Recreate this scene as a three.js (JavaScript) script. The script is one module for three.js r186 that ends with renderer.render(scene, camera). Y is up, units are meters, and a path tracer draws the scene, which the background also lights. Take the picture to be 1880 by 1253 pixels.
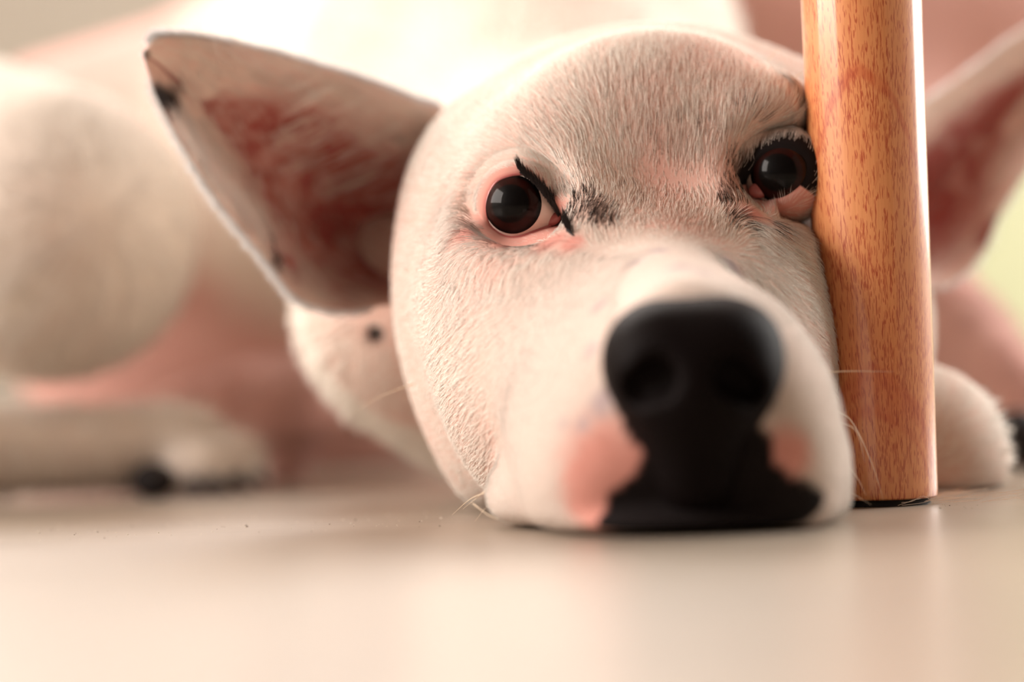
import * as THREE from 'three';
import { mergeGeometries } from 'three/addons/utils/BufferGeometryUtils.js';
import { RoundedBoxGeometry } from 'three/addons/geometries/RoundedBoxGeometry.js';
import { RectAreaLightUniformsLib } from 'three/addons/lights/RectAreaLightUniformsLib.js';
RectAreaLightUniformsLib.init();

// ------------------------------------------------------------------ camera, light, exposure
const W = 1880, H = 1253, FOV = 16.8;
const scene = new THREE.Scene();
const camera = new THREE.PerspectiveCamera(FOV, W / H, 0.01, 50);
camera.position.set(0, 0.032, 0);
camera.rotation.set(THREE.MathUtils.degToRad(1.5), 0, THREE.MathUtils.degToRad(-2.0));
camera.updateMatrixWorld(true);
camera.focus = 0.622;
camera.userData.fStop = 3.6;
const renderer = new THREE.WebGLRenderer({ antialias: true });
renderer.toneMapping = THREE.LinearToneMapping;
renderer.toneMappingExposure = 1.4;
renderer.shadowMap.enabled = true;
scene.background = new THREE.Color(0.9, 0.95, 1.0);

function areaLight(x, y, z, tx, ty, tz, w, h, color, intensity) {
  const l = new THREE.RectAreaLight(color, intensity, w, h);
  l.position.set(x, y, z); l.lookAt(tx, ty, tz); scene.add(l);
  return l;
}
// daylight in the three window openings
areaLight(-1.78, 1.05, -0.25, 0, 1.05, -0.25, 1.5, 1.3, 0xfff0e6, 8.6);       // window_1, left wall
areaLight(1.48, 1.15, -1.75, 0, 1.15, -1.75, 1.5, 1.9, 0xfffaf5, 7);      // window_2, right wall
areaLight(-0.55, 1.55, -2.58, -0.55, 1.55, 0, 1.7, 1.1, 0xfff3ea, 10.5);     // window_3, back wall

// ------------------------------------------------------------------ helpers
function mulberry(a) { return () => { a |= 0; a = a + 0x6D2B79F5 | 0; let t = Math.imul(a ^ a >>> 15, 1 | a); t = t + Math.imul(t ^ t >>> 7, 61 | t) ^ t; return ((t ^ t >>> 14) >>> 0) / 4294967296; }; }
const rnd = mulberry(20240611);
const V = (x, y, z) => new THREE.Vector3(x, y, z);
const clamp = (x, a = 0, b = 1) => Math.min(b, Math.max(a, x));
const smooth = (a, b, x) => { const t = clamp((x - a) / (b - a)); return t * t * (3 - 2 * t); };
const FPX = H / 2 / Math.tan(THREE.MathUtils.degToRad(FOV / 2));
const camRot = new THREE.Matrix4().extractRotation(camera.matrixWorld);
// survey of the photograph: a pixel and a measured distance give a point of the room
function ray(px, py) { return V((px - W / 2) / FPX, (H / 2 - py) / FPX, -1).applyMatrix4(camRot); }
function P(px, py, d) { return ray(px, py).multiplyScalar(d).add(camera.position); }
function hash3(x, y, z) { let h = Math.imul(x, 374761393) ^ Math.imul(y, 668265263) ^ Math.imul(z, 2147483647 - 1274126177); h = Math.imul(h ^ h >>> 13, 1274126177); return ((h ^ h >>> 16) >>> 0) / 4294967296; }
function noise3(x, y, z) {
  const i = Math.floor(x), j = Math.floor(y), k = Math.floor(z), fx = x - i, fy = y - j, fz = z - k;
  const u = fx * fx * (3 - 2 * fx), v = fy * fy * (3 - 2 * fy), w = fz * fz * (3 - 2 * fz), L = (a, b, t) => a + (b - a) * t;
  const c = (a, b, d) => hash3(i + a, j + b, k + d);
  return L(L(L(c(0, 0, 0), c(1, 0, 0), u), L(c(0, 1, 0), c(1, 1, 0), u), v), L(L(c(0, 0, 1), c(1, 0, 1), u), L(c(0, 1, 1), c(1, 1, 1), u), v), w);
}
const fbm = (x, y, z) => 0.55 * noise3(x, y, z) + 0.3 * noise3(2.1 * x + 5, 2.1 * y, 2.1 * z) + 0.15 * noise3(4.3 * x, 4.3 * y + 9, 4.3 * z);
const shadows = (o) => { o.traverse((m) => { if (m.isMesh) { m.castShadow = true; m.receiveShadow = true; } }); return o; };
function named(name, geometry, material, parent) { const m = new THREE.Mesh(geometry, material); m.name = name; (parent || scene).add(m); return m; }
function structure(name, geometry, material, label, category) {
  const m = named(name, geometry, material); m.userData = { kind: 'structure', label, category }; return shadows(m);
}
const bx = (x0, x1, y0, y1, z0, z1) => new THREE.BoxGeometry(x1 - x0, y1 - y0, z1 - z0).translate((x0 + x1) / 2, (y0 + y1) / 2, (z0 + z1) / 2);

// ------------------------------------------------------------------ the room
const noiseTex = (() => {
  const n = 512, d = new Uint8Array(n * n * 4);
  for (let y = 0; y < n; y++) for (let x = 0; x < n; x++) {
    const a = fbm(x / 40, y / 40, 3), b = noise3(x / 3, y / 3, 8), v = 228 + 22 * a + 8 * b, i = 4 * (y * n + x);
    d[i] = v; d[i + 1] = v; d[i + 2] = v - 2; d[i + 3] = 255;
  }
  const t = new THREE.DataTexture(d, n, n); t.wrapS = t.wrapT = THREE.MirroredRepeatWrapping; t.magFilter = THREE.LinearFilter; t.minFilter = THREE.LinearMipmapLinearFilter; t.generateMipmaps = true; t.colorSpace = THREE.SRGBColorSpace; t.repeat.set(9, 9); t.needsUpdate = true; return t;
})();
const floorMat = new THREE.MeshPhysicalMaterial({ color: new THREE.Color().setRGB(0.385, 0.325, 0.265), map: noiseTex, roughness: 0.3, ior: 1.45 });
const wallMat = new THREE.MeshStandardMaterial({ color: new THREE.Color().setRGB(0.40, 0.36, 0.30), roughness: 0.9 });
const greenMat = new THREE.MeshStandardMaterial({ color: new THREE.Color().setRGB(0.42, 0.43, 0.27), roughness: 0.9 });
const darkWall = new THREE.MeshStandardMaterial({ color: new THREE.Color().setRGB(0.05, 0.03, 0.022), roughness: 0.8 });
const ceilMat = new THREE.MeshStandardMaterial({ color: new THREE.Color().setRGB(0.14, 0.10, 0.075), roughness: 0.9 });
const frameMat = new THREE.MeshStandardMaterial({ color: 0xf2eee6, roughness: 0.5 });
const paneMat = new THREE.MeshPhysicalMaterial({ color: 0xffffff, transmission: 1, thickness: 0, roughness: 0, ior: 1.5 });

structure('floor', bx(-1.9, 1.6, -0.1, 0, -2.7, 1.3), floorMat, 'smooth beige floor the dog lies on', 'floor');
structure('ceiling', bx(-1.9, 1.6, 2.4, 2.5, -2.7, 1.3), ceilMat, 'off-white ceiling over the room', 'ceiling');
structure('wall_front', bx(-1.9, 1.6, 0, 2.4, 1.2, 1.3), darkWall, 'dark brown wall facing the dog', 'wall');
structure('wall_left', mergeGeometries([bx(-1.9, -1.8, 0, 0.4, -2.6, 1.2), bx(-1.9, -1.8, 1.7, 2.4, -2.6, 1.2), bx(-1.9, -1.8, 0.4, 1.7, -2.6, -1.0), bx(-1.9, -1.8, 0.4, 1.7, 0.5, 1.2)]), wallMat, 'cream wall on the left with a window', 'wall');
structure('wall_right', mergeGeometries([bx(1.5, 1.6, 0, 0.2, -2.6, 1.2), bx(1.5, 1.6, 2.1, 2.4, -2.6, 1.2), bx(1.5, 1.6, 0.2, 2.1, -2.6, -2.5), bx(1.5, 1.6, 0.2, 2.1, -1, 1.2)]), wallMat, 'cream wall on the right with a tall window', 'wall');
structure('wall_back', mergeGeometries([bx(-1.9, 0.33, 0, 1.0, -2.7, -2.6), bx(-1.9, 1.6, 2.1, 2.4, -2.7, -2.6), bx(-1.9, -1.4, 1.0, 2.1, -2.7, -2.6), bx(0.3, 1.6, 1.0, 2.1, -2.7, -2.6)]), wallMat, 'cream wall far behind the dog', 'wall');
structure('trim_1', bx(0.33, 1.6, 0, 1.0, -2.7, -2.6), greenMat, 'pale yellow-green wall panel behind the right side', 'wall panel');
function windowUnit(n, geos, paneGeo, label) {
  const g = new THREE.Group(); g.name = 'window_' + n; g.userData = { kind: 'structure', label, category: 'window' }; scene.add(g);
  named('window_frame', mergeGeometries(geos), frameMat, g); named('pane', paneGeo, paneMat, g); shadows(g);
}
windowUnit(1, [bx(-1.87, -1.83, 0.4, 0.45, -1.0, 0.5), bx(-1.87, -1.83, 1.65, 1.7, -1.0, 0.5), bx(-1.87, -1.83, 0.45, 1.65, -1.0, -0.95), bx(-1.87, -1.83, 0.45, 1.65, 0.45, 0.5)], bx(-1.853, -1.847, 0.45, 1.65, -0.95, 0.45), 'window in the left wall');
windowUnit(2, [bx(1.53, 1.57, 0.2, 0.25, -2.5, -1), bx(1.53, 1.57, 2.05, 2.1, -2.5, -1), bx(1.53, 1.57, 0.25, 2.05, -2.5, -2.45), bx(1.53, 1.57, 0.25, 2.05, -1.05, -1)], bx(1.547, 1.553, 0.25, 2.05, -2.45, -1.05), 'tall window in the right wall');
windowUnit(3, [bx(-1.4, 0.3, 1.0, 1.05, -2.67, -2.63), bx(-1.4, 0.3, 2.05, 2.1, -2.67, -2.63), bx(-1.4, -1.35, 1.05, 2.05, -2.67, -2.63), bx(0.25, 0.3, 1.05, 2.05, -2.67, -2.63)], bx(-1.35, 0.25, 1.05, 2.05, -2.653, -2.647), 'high window in the back wall');

// ------------------------------------------------------------------ the wooden leg
const legBase = P(1617, 928, 0.638); const LEGX = legBase.x, LEGZ = legBase.z, LEGR = 0.0157;
{
  const n = 1024, m = 2048, d = new Uint8Array(n * m * 4), pore = new Float32Array(n * m), r = mulberry(77);
  const arch = (x, y) => { const u = (x / n - 0.5) * 7.2 + 0.25; return y / m * 9 + 1.05 * Math.pow(Math.abs(u), 1.7) * (0.55 + 0.2 * noise3(y / 500, 1, 2)); };
  for (let k = 0; k < 21000; k++) {
    const x0 = r() * n, y0 = r() * m, ringHere = arch(x0, y0), dens = 0.35 + 0.65 * smooth(0.35, 0.9, fbm(ringHere * 1.3, x0 / 300, 5));
    if (r() > dens) continue;
    const len = 12 + r() * r() * 60, wid = 0.35 + r() * 0.95, dark = 0.35 + 0.65 * r(), u = (x0 / n - 0.5);
    const slope = clamp(u * 0.55, -0.16, 0.16) + (r() - 0.5) * 0.1;
    for (let t = 0; t < len; t++) {
      const taper = Math.sin(Math.PI * (t + 0.5) / len), xx = x0 + slope * t + Math.sin(t * 0.2 + k) * 0.6, w = wid * taper + 0.3;
      for (let q = Math.floor(xx - w - 1); q <= xx + w + 1; q++) {
        const yy = (Math.floor(y0 + t)) % m, xi = ((q % n) + n) % n, a = clamp(w + 0.5 - Math.abs(q - xx)) * dark;
        if (a > pore[yy * n + xi]) pore[yy * n + xi] = a;
      }
    }
  }
  for (let y = 0; y < m; y++) for (let x = 0; x < n; x++) {
    const rg = arch(x, y), wob = fbm(x / 90, y / 260, 1), band = smooth(0.50, 0.85, 0.65 * noise3(rg * 2.2 + wob * 1.2, 3, 1) + 0.35 * noise3(rg * 6.5 + wob * 2, 8, 1)), fine = noise3(x / 2.2, y / 60, 4), big = fbm(x / 260, y / 420, 9);
    const p = pore[y * n + x], i = 4 * (y * n + x), edge = 0.62 * band * (0.6 + 0.8 * noise3(x / 14, y / 45, 7));
    const c = [226 + 10 * big, 142 + 24 * big, 88 + 22 * big], dk = [200, 92, 54], po = [164, 58, 32];
    for (let s = 0; s < 3; s++) { let v = c[s] + (dk[s] - c[s]) * edge * (0.55 + 0.45 * fine) - 10 * fine; v += (po[s] - v) * p * 0.85; d[i + s] = clamp(v, 0, 255); }
    d[i + 3] = 255;
  }
  const t = new THREE.DataTexture(d, n, m); t.wrapS = THREE.RepeatWrapping; t.wrapT = THREE.MirroredRepeatWrapping; t.magFilter = THREE.LinearFilter; t.minFilter = THREE.LinearMipmapLinearFilter; t.generateMipmaps = true; t.colorSpace = THREE.SRGBColorSpace; t.offset.set(0.5, 0); t.repeat.set(1, 0.45 / 0.2); t.needsUpdate = true;
  const wood = new THREE.MeshPhysicalMaterial({ map: t, roughness: 0.45, clearcoat: 0.9, clearcoatRoughness: 0.12 });
  const leg = new THREE.Group(); leg.name = 'table_leg'; leg.position.set(LEGX, 0, LEGZ);
  leg.userData = { label: 'round varnished orange-brown wooden table leg beside the dog', category: 'table leg' }; scene.add(leg);
  const prof = [[0.0001, 0.0018], [LEGR - 0.0006, 0.0018], [LEGR - 0.0001, 0.0024], [LEGR, 0.004], [LEGR + 0.0009, 0.139], [LEGR + 0.003, 0.45], [0.0001, 0.45]].map((q) => new THREE.Vector2(...q));
  const g = new THREE.LatheGeometry(prof, 96);
  const pos = g.attributes.position, uv = g.attributes.uv; for (let i = 0; i < pos.count; i++) uv.setY(i, pos.getY(i) / 0.45);
  named('shaft', g, wood, leg);
  named('foot_pad', new THREE.CylinderGeometry(LEGR - 0.0022, LEGR - 0.002, 0.0018, 48).translate(0, 0.0009, 0), new THREE.MeshStandardMaterial({ color: 0x0c0908, roughness: 0.8 }), leg);
  shadows(leg);
}

// ------------------------------------------------------------------ the dog: one smooth field
const prims = [];
const nearer = (d) => d < 0.612 ? 0.612 - (0.612 - d) * 1.38 : d;   // the muzzle reaches well forward
let shadeTint = 0;   // set for parts whose shade is painted in pink: belly, flank, shoulder, fore legs
const E = (px, py, d0, rx0, ry0, rz0, k = 0.012, rot = 0) => { const d = nearer(d0), q = d / d0, rx = rx0 * q, ry = ry0 * q, rz = rz0 * (d0 < 0.612 ? 1.25 : 1); const c = P(px, py, d); prims.push({ e: 1, c, r: [rx, ry, rz], k, cs: Math.cos(rot), sn: Math.sin(rot), pink: shadeTint }); };
const C = (a, b, ra, rb, k = 0.012) => { const A = P(a[0], a[1], nearer(a[2])), B = P(b[0], b[1], nearer(b[2])), ab = B.clone().sub(A); prims.push({ a: A, ab, l2: ab.lengthSq(), ra, rb, k, pink: shadeTint }); };
// skull
E(1190, 395, 0.718, 0.061, 0.056, 0.062);
E(1140, 335, 0.722, 0.061, 0.044, 0.05);
E(1260, 330, 0.722, 0.058, 0.043, 0.05);
E(1200, 335, 0.672, 0.050, 0.044, 0.040, 0.015);          // forehead
E(904, 470, 0.697, 0.029, 0.044, 0.046, 0.018);           // zygoma
E(1490, 430, 0.705, 0.028, 0.044, 0.040, 0.018);
E(936, 700, 0.69, 0.026, 0.042, 0.042, 0.026);             // cheek
E(1500, 660, 0.705, 0.028, 0.042, 0.042, 0.02);
E(1010, 290, 0.655, 0.020, 0.014, 0.016, 0.018, 0.35);    // brows
E(1395, 240, 0.655, 0.020, 0.012, 0.020, 0.014, 0.1);
E(1020, 560, 0.648, 0.030, 0.036, 0.036, 0.018);
E(1040, 710, 0.626, 0.026, 0.034, 0.030, 0.036);
E(1365, 680, 0.624, 0.018, 0.034, 0.030, 0.020);          // below the eyes
E(1372, 520, 0.652, 0.020, 0.034, 0.034, 0.018);
// muzzle
C([1205, 505, 0.652], [1262, 645, 0.556], 0.0185, 0.0172, 0.015);
E(1200, 720, 0.640, 0.048, 0.045, 0.045, 0.016);
E(1102, 830, 0.578, 0.0215, 0.027, 0.030, 0.018, -0.15);
C([1010, 540, 0.650], [1120, 720, 0.590], 0.026, 0.020, 0.024);
E(1408, 800, 0.574, 0.0185, 0.034, 0.030, 0.014, 0.12);
E(1250, 810, 0.573, 0.028, 0.028, 0.028, 0.014);
E(1003, 903, 0.597, 0.0155, 0.0125, 0.022, 0.006);        // jowl corner
E(1510, 880, 0.585, 0.006, 0.016, 0.018, 0.006);
E(1262, 950, 0.563, 0.030, 0.005, 0.020, 0.004);          // chin
// neck and throat
E(782, 562, 0.790, 0.045, 0.046, 0.056, 0.016);
E(1060, 560, 0.80, 0.075, 0.075, 0.06, 0.02);
E(1690, 850, 0.73, 0.027, 0.031, 0.034, 0.012);
E(1490, 600, 0.78, 0.040, 0.050, 0.05, 0.018);
C([1060, 420, 0.82], [960, 180, 1.0], 0.060, 0.085, 0.03);
// trunk
C([980, 150, 1.0], [560, 270, 1.16], 0.088, 0.082, 0.03);
shadeTint = 1; C([560, 270, 1.16], [150, 360, 1.26], 0.082, 0.078, 0.03);
shadeTint = 1; E(500, 610, 1.24, 0.14, 0.09, 0.08, 0.02);
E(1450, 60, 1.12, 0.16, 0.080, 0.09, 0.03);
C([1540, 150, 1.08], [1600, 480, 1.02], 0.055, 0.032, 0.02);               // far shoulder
shadeTint = 0;
// haunch, hind foot
C([-320, 320, 1.05], [88, 430, 0.880], 0.072, 0.0555, 0.012);
C([-260, 830, 0.83], [290, 822, 0.895], 0.0170, 0.0155, 0.008);
E(330, 825, 0.895, 0.020, 0.0165, 0.017, 0.008);
E(430, 846, 0.900, 0.0125, 0.0115, 0.012, 0.005);
E(400, 852, 0.885, 0.0135, 0.0105, 0.010, 0.004);
E(360, 858, 0.875, 0.0125, 0.0095, 0.009, 0.004);
// folded fore leg behind it
shadeTint = 1;
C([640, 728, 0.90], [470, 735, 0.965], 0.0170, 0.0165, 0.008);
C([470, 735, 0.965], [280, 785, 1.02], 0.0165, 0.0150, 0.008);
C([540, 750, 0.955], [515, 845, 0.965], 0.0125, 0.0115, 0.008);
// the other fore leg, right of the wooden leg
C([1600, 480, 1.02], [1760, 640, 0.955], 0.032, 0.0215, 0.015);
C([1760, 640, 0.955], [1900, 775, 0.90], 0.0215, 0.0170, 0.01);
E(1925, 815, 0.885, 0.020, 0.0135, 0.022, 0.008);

const EYE = P(958, 381, 0.6375), EYE2 = P(1440, 322, 0.6445), EYER = 0.0122;
const sockets = [[P(956, 384, 0.6375), 0.0122, 1], [P(1440, 322, 0.6445), 0.0128, 1]];
const smin = (a, b, k) => { const h = Math.max(k - Math.abs(a - b), 0) / k; return Math.min(a, b) - h * h * k * 0.25; };
const smax = (a, b, k) => -smin(-a, -b, k);
function field(x, y, z) {
  let f = 1;
  for (let i = 0; i < prims.length; i++) {
    const p = prims[i]; let d;
    if (p.e) {
      let dx = x - p.c.x, dy = y - p.c.y; const dz = z - p.c.z;
      if (p.sn) { const t = dx * p.cs + dy * p.sn; dy = dy * p.cs - dx * p.sn; dx = t; }
      const a = dx / p.r[0], b = dy / p.r[1], c = dz / p.r[2], k0 = Math.sqrt(a * a + b * b + c * c) + 1e-9, a2 = a / p.r[0], b2 = b / p.r[1], c2 = c / p.r[2];
      d = k0 * (k0 - 1) / (Math.sqrt(a2 * a2 + b2 * b2 + c2 * c2) + 1e-9);
    } else {
      const dx = x - p.a.x, dy = y - p.a.y, dz = z - p.a.z, t = clamp((dx * p.ab.x + dy * p.ab.y + dz * p.ab.z) / p.l2);
      d = Math.hypot(dx - p.ab.x * t, dy - p.ab.y * t, dz - p.ab.z * t) - (p.ra + (p.rb - p.ra) * t);
    }
    if (d < f + p.k) f = smin(f, d, p.k);
  }
  for (const [c, r, open] of sockets) { const dz = z - c.z, d = r - Math.hypot(x - c.x, y - c.y, open && dz > 0 ? dz * 0.15 : dz), k = open ? 0.010 : 0.004; if (d > f - k - 0.001) f = smax(f, d, k); }
  const dl = LEGR + 0.0012 - Math.hypot(x - LEGX, z - LEGZ); if (dl > f - 0.008) f = smax(f, dl, 0.004);   // the cheek gives way to the wooden leg
  const fl = 0.0004 - y; if (fl > f - 0.006) f = smax(f, fl, 0.005);                                       // and flattens on the floor
  return f;
}
const G = (p, e = 0.0006) => V(field(p.x + e, p.y, p.z) - field(p.x - e, p.y, p.z), field(p.x, p.y + e, p.z) - field(p.x, p.y - e, p.z), field(p.x, p.y, p.z + e) - field(p.x, p.y, p.z - e)).normalize();
function onSkin(px, py) {           // where the surveyed line of sight meets the dog
  const r = ray(px, py), p = camera.position.clone(); let t = 0.44;
  for (let i = 0; i < 220; i++) { p.copy(camera.position).addScaledVector(r, t); const f = field(p.x, p.y, p.z); if (f < 0.00005) break; t += Math.min(f * 0.7, 0.01); if (t > 1.6) break; }
  return p.clone();
}
function netMesh(lo, hi, h, skip) {  // surface nets over a sparse grid
  const n = [0, 1, 2].map((i) => Math.ceil((hi[i] - lo[i]) / h) + 1), val = new Float32Array(n[0] * n[1] * n[2]).fill(9), B = 6;
  const at = (i, j, k) => (k * n[1] + j) * n[0] + i;
  for (let bk = 0; bk < n[2]; bk += B) for (let bj = 0; bj < n[1]; bj += B) for (let bi = 0; bi < n[0]; bi += B) {
    const f = field(lo[0] + (bi + B / 2) * h, lo[1] + (bj + B / 2) * h, lo[2] + (bk + B / 2) * h);
    const far = Math.abs(f) > B * h * 1.7;
    for (let k = bk; k < Math.min(bk + B, n[2]); k++) for (let j = bj; j < Math.min(bj + B, n[1]); j++) for (let i = bi; i < Math.min(bi + B, n[0]); i++)
      val[at(i, j, k)] = far ? f : field(lo[0] + i * h, lo[1] + j * h, lo[2] + k * h);
  }
  const vid = new Int32Array(val.length).fill(-1), pos = [], idx = [];
  for (let k = 0; k < n[2] - 1; k++) for (let j = 0; j < n[1] - 1; j++) for (let i = 0; i < n[0] - 1; i++) {
    let sx = 0, sy = 0, sz = 0, c = 0; const v = [];
    let neg = 0; for (let q = 0; q < 8; q++) { const w = val[at(i + (q & 1), j + (q >> 1 & 1), k + (q >> 2))]; v.push(w); if (w < 0) neg++; }
    if (!neg || neg === 8) continue;
    for (const [a, b] of EDGES) if ((v[a] < 0) !== (v[b] < 0)) { const t = v[a] / (v[a] - v[b]); sx += (a & 1) + t * ((b & 1) - (a & 1)); sy += (a >> 1 & 1) + t * ((b >> 1 & 1) - (a >> 1 & 1)); sz += (a >> 2) + t * ((b >> 2) - (a >> 2)); c++; }
    const x = lo[0] + (i + sx / c) * h, y = lo[1] + (j + sy / c) * h, z = lo[2] + (k + sz / c) * h;
    if (skip && skip(x, y, z)) continue;
    vid[at(i, j, k)] = pos.length / 3; pos.push(x, y, z);
  }
  const quad = (a, b, c, d, flip) => { if (a < 0 || b < 0 || c < 0 || d < 0) return; flip ? idx.push(a, c, b, a, d, c) : idx.push(a, b, c, a, c, d); };
  for (let k = 1; k < n[2] - 1; k++) for (let j = 1; j < n[1] - 1; j++) for (let i = 1; i < n[0] - 1; i++) {
    const s = val[at(i, j, k)] < 0;
    if (s !== val[at(i + 1, j, k)] < 0) quad(vid[at(i, j - 1, k - 1)], vid[at(i, j, k - 1)], vid[at(i, j, k)], vid[at(i, j - 1, k)], !s);
    if (s !== val[at(i, j + 1, k)] < 0) quad(vid[at(i - 1, j, k - 1)], vid[at(i - 1, j, k)], vid[at(i, j, k)], vid[at(i, j, k - 1)], !s);
    if (s !== val[at(i, j, k + 1)] < 0) quad(vid[at(i - 1, j - 1, k)], vid[at(i, j - 1, k)], vid[at(i, j, k)], vid[at(i - 1, j, k)], !s);
  }
  const g = new THREE.BufferGeometry(), nor = new Float32Array(pos.length), p = V();
  for (let i = 0; i < pos.length; i += 3) {
    p.set(pos[i], pos[i + 1], pos[i + 2]); const m = G(p); p.addScaledVector(m, -clamp(field(p.x, p.y, p.z), -h, h));
    pos[i] = p.x; pos[i + 1] = p.y; pos[i + 2] = p.z; nor[i] = m.x; nor[i + 1] = m.y; nor[i + 2] = m.z;
  }
  g.setAttribute('position', new THREE.Float32BufferAttribute(pos, 3)); g.setAttribute('normal', new THREE.BufferAttribute(nor, 3)); g.setIndex(idx);
  return g;
}
const EDGES = [[0, 1], [2, 3], [4, 5], [6, 7], [0, 2], [1, 3], [4, 6], [5, 7], [0, 4], [1, 5], [2, 6], [3, 7]];
// head box: fine; everything else: coarse
const HB = { lo: [-0.055, -0.002, -0.80], hi: [0.150, 0.165, -0.475] };
const inHead = (x, y, z, m) => x > HB.lo[0] + m && x < HB.hi[0] - m && y < HB.hi[1] - m && z > HB.lo[2] + m && z < HB.hi[2] - m;
const headGeo = netMesh(HB.lo, HB.hi, 0.0013);
const bodyGeo = netMesh([-0.42, -0.004, -1.36], [0.52, 0.36, -0.64], 0.005, (x, y, z) => inHead(x, y, z, 0.006));

// ---- ears: cupped sheets with a rolled rim
function earSheet(top, bot, cup, back, thick, nu = 56, nv = 40) {
  const T = new THREE.CatmullRomCurve3(top.map((q) => P(...q))), B = new THREE.CatmullRomCurve3(bot.map((q) => P(...q)));
  const rows = [], row = (off) => { const out = []; for (let i = 0; i <= nu; i++) { const u = i / nu, a = T.getPoint(u), b = B.getPoint(u); for (let j = 0; j <= nv; j++) { const v = j / nv, w = Math.sin(Math.PI * v), s = Math.pow(Math.sin(Math.PI * Math.pow(v, 1.55)), 1.5), p = a.clone().lerp(b, v).addScaledVector(back, cup(u, v) * s + off * Math.pow(w, 0.3)); out.push(p); } } return out; };
  const front = row(0), rear = row(thick), pos = [], uv = [], idx = [], n = nv + 1;
  for (const [pts, side] of [[front, 0], [rear, 1]]) pts.forEach((p, q) => { pos.push(p.x, p.y, p.z); uv.push(Math.floor(q / n) / nu, (q % n) / nv + 2 * side); });
  const K = front.length;
  for (let i = 0; i < nu; i++) for (let j = 0; j < nv; j++) { const a = i * n + j, b = a + 1, c = a + n, d = c + 1; idx.push(a, b, d, a, d, c, K + a, K + d, K + b, K + a, K + c, K + d); }
  for (let j = 0; j < nv; j++) { const a = nu * n + j; idx.push(a, K + a + 1, a + 1, a, K + a, K + a + 1); }
  const g = new THREE.BufferGeometry(); g.setAttribute('position', new THREE.Float32BufferAttribute(pos, 3)); g.setAttribute('uv', new THREE.Float32BufferAttribute(uv, 2)); g.setIndex(idx); g.computeVertexNormals();
  let s = 0; for (let i = 0; i < K; i++) s += g.attributes.normal.getZ(i); console.log('ear facing', s / K);
  if (s < 0) { for (let i = 0; i < idx.length; i += 3) { const t = idx[i]; idx[i] = idx[i + 1]; idx[i + 1] = t; } g.setIndex(idx); g.computeVertexNormals(); }
  g.userData = { T, B };
  return g;
}
const backDir = V(0.1, 0.12, -1).normalize();
const earL = earSheet(
  [[830, 205, 0.73], [776, 190, 0.722], [690, 156, 0.712], [600, 127, 0.704], [500, 98, 0.694], [400, 76, 0.684], [330, 68, 0.678], [285, 72, 0.675], [264, 95, 0.676]],
  [[720, 560, 0.72], [620, 570, 0.712], [545, 545, 0.704], [500, 490, 0.697], [450, 430, 0.690], [393, 358, 0.684], [335, 265, 0.679], [285, 170, 0.676], [264, 105, 0.676]],
  (u, v) => 0.036 * Math.pow(1 - u, 0.9) + 0.012 * Math.exp(-(((u - 0.22) / 0.13) ** 2) - (((v - 0.62) / 0.2) ** 2)) + 0.004 * Math.sin(v * 9) * (1 - u), backDir, 0.0042);
const earR = earSheet(
  [[1520, 200, 0.75], [1600, 200, 0.765], [1690, 190, 0.785], [1780, 130, 0.80], [1860, 70, 0.812], [1950, 20, 0.822], [2040, -20, 0.83], [2080, -10, 0.832]],
  [[1640, 520, 0.75], [1740, 520, 0.765], [1800, 470, 0.775], [1835, 395, 0.785], [1880, 320, 0.795], [1950, 220, 0.81], [2030, 90, 0.825], [2082, 0, 0.832]],
  (u, v) => 0.032 * Math.pow(1 - u, 0.8) + 0.003 * Math.sin(v * 9) * (1 - u), V(-0.25, 0.12, -1).normalize(), 0.0045);

// ---- coat and skin colours (linear)
const HAIR = [0.98, 0.91, 0.82], CREAM = [0.66, 0.57, 0.48], COAT = [0.80, 0.72, 0.63], PINK = [0.78, 0.40, 0.33], LIP = [0.72, 0.33, 0.27], BLACK = [0.010, 0.007, 0.007], ROSE = [0.66, 0.30, 0.25], INNER = [0.36, 0.075, 0.06];
const mixc = (a, b, t) => [0, 1, 2].map((i) => a[i] + (b[i] - a[i]) * t);
function primDistance(p, x, y, z) {
  if (p.e) { const a = (x - p.c.x) / p.r[0], b = (y - p.c.y) / p.r[1], c = (z - p.c.z) / p.r[2]; return (Math.sqrt(a * a + b * b + c * c) - 1) * Math.min(...p.r); }
  const dx = x - p.a.x, dy = y - p.a.y, dz = z - p.a.z, t = clamp((dx * p.ab.x + dy * p.ab.y + dz * p.ab.z) / p.l2);
  return Math.hypot(dx - p.ab.x * t, dy - p.ab.y * t, dz - p.ab.z * t) - (p.ra + (p.rb - p.ra) * t);
}
function pinkShare(v) {               // share of the painted pink shade at a place on the skin
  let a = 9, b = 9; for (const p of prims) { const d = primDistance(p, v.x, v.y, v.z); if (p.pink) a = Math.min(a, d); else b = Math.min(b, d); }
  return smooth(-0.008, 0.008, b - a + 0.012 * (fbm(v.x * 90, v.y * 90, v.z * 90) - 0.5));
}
const marks = [];                     // coloured patches of skin and coat: centre, reach, colour, softness
const mark = (px, py, r, color, soft = 0.3, hair = 1) => marks.push({ c: onSkin(px, py), r, color, soft, hair });
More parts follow.
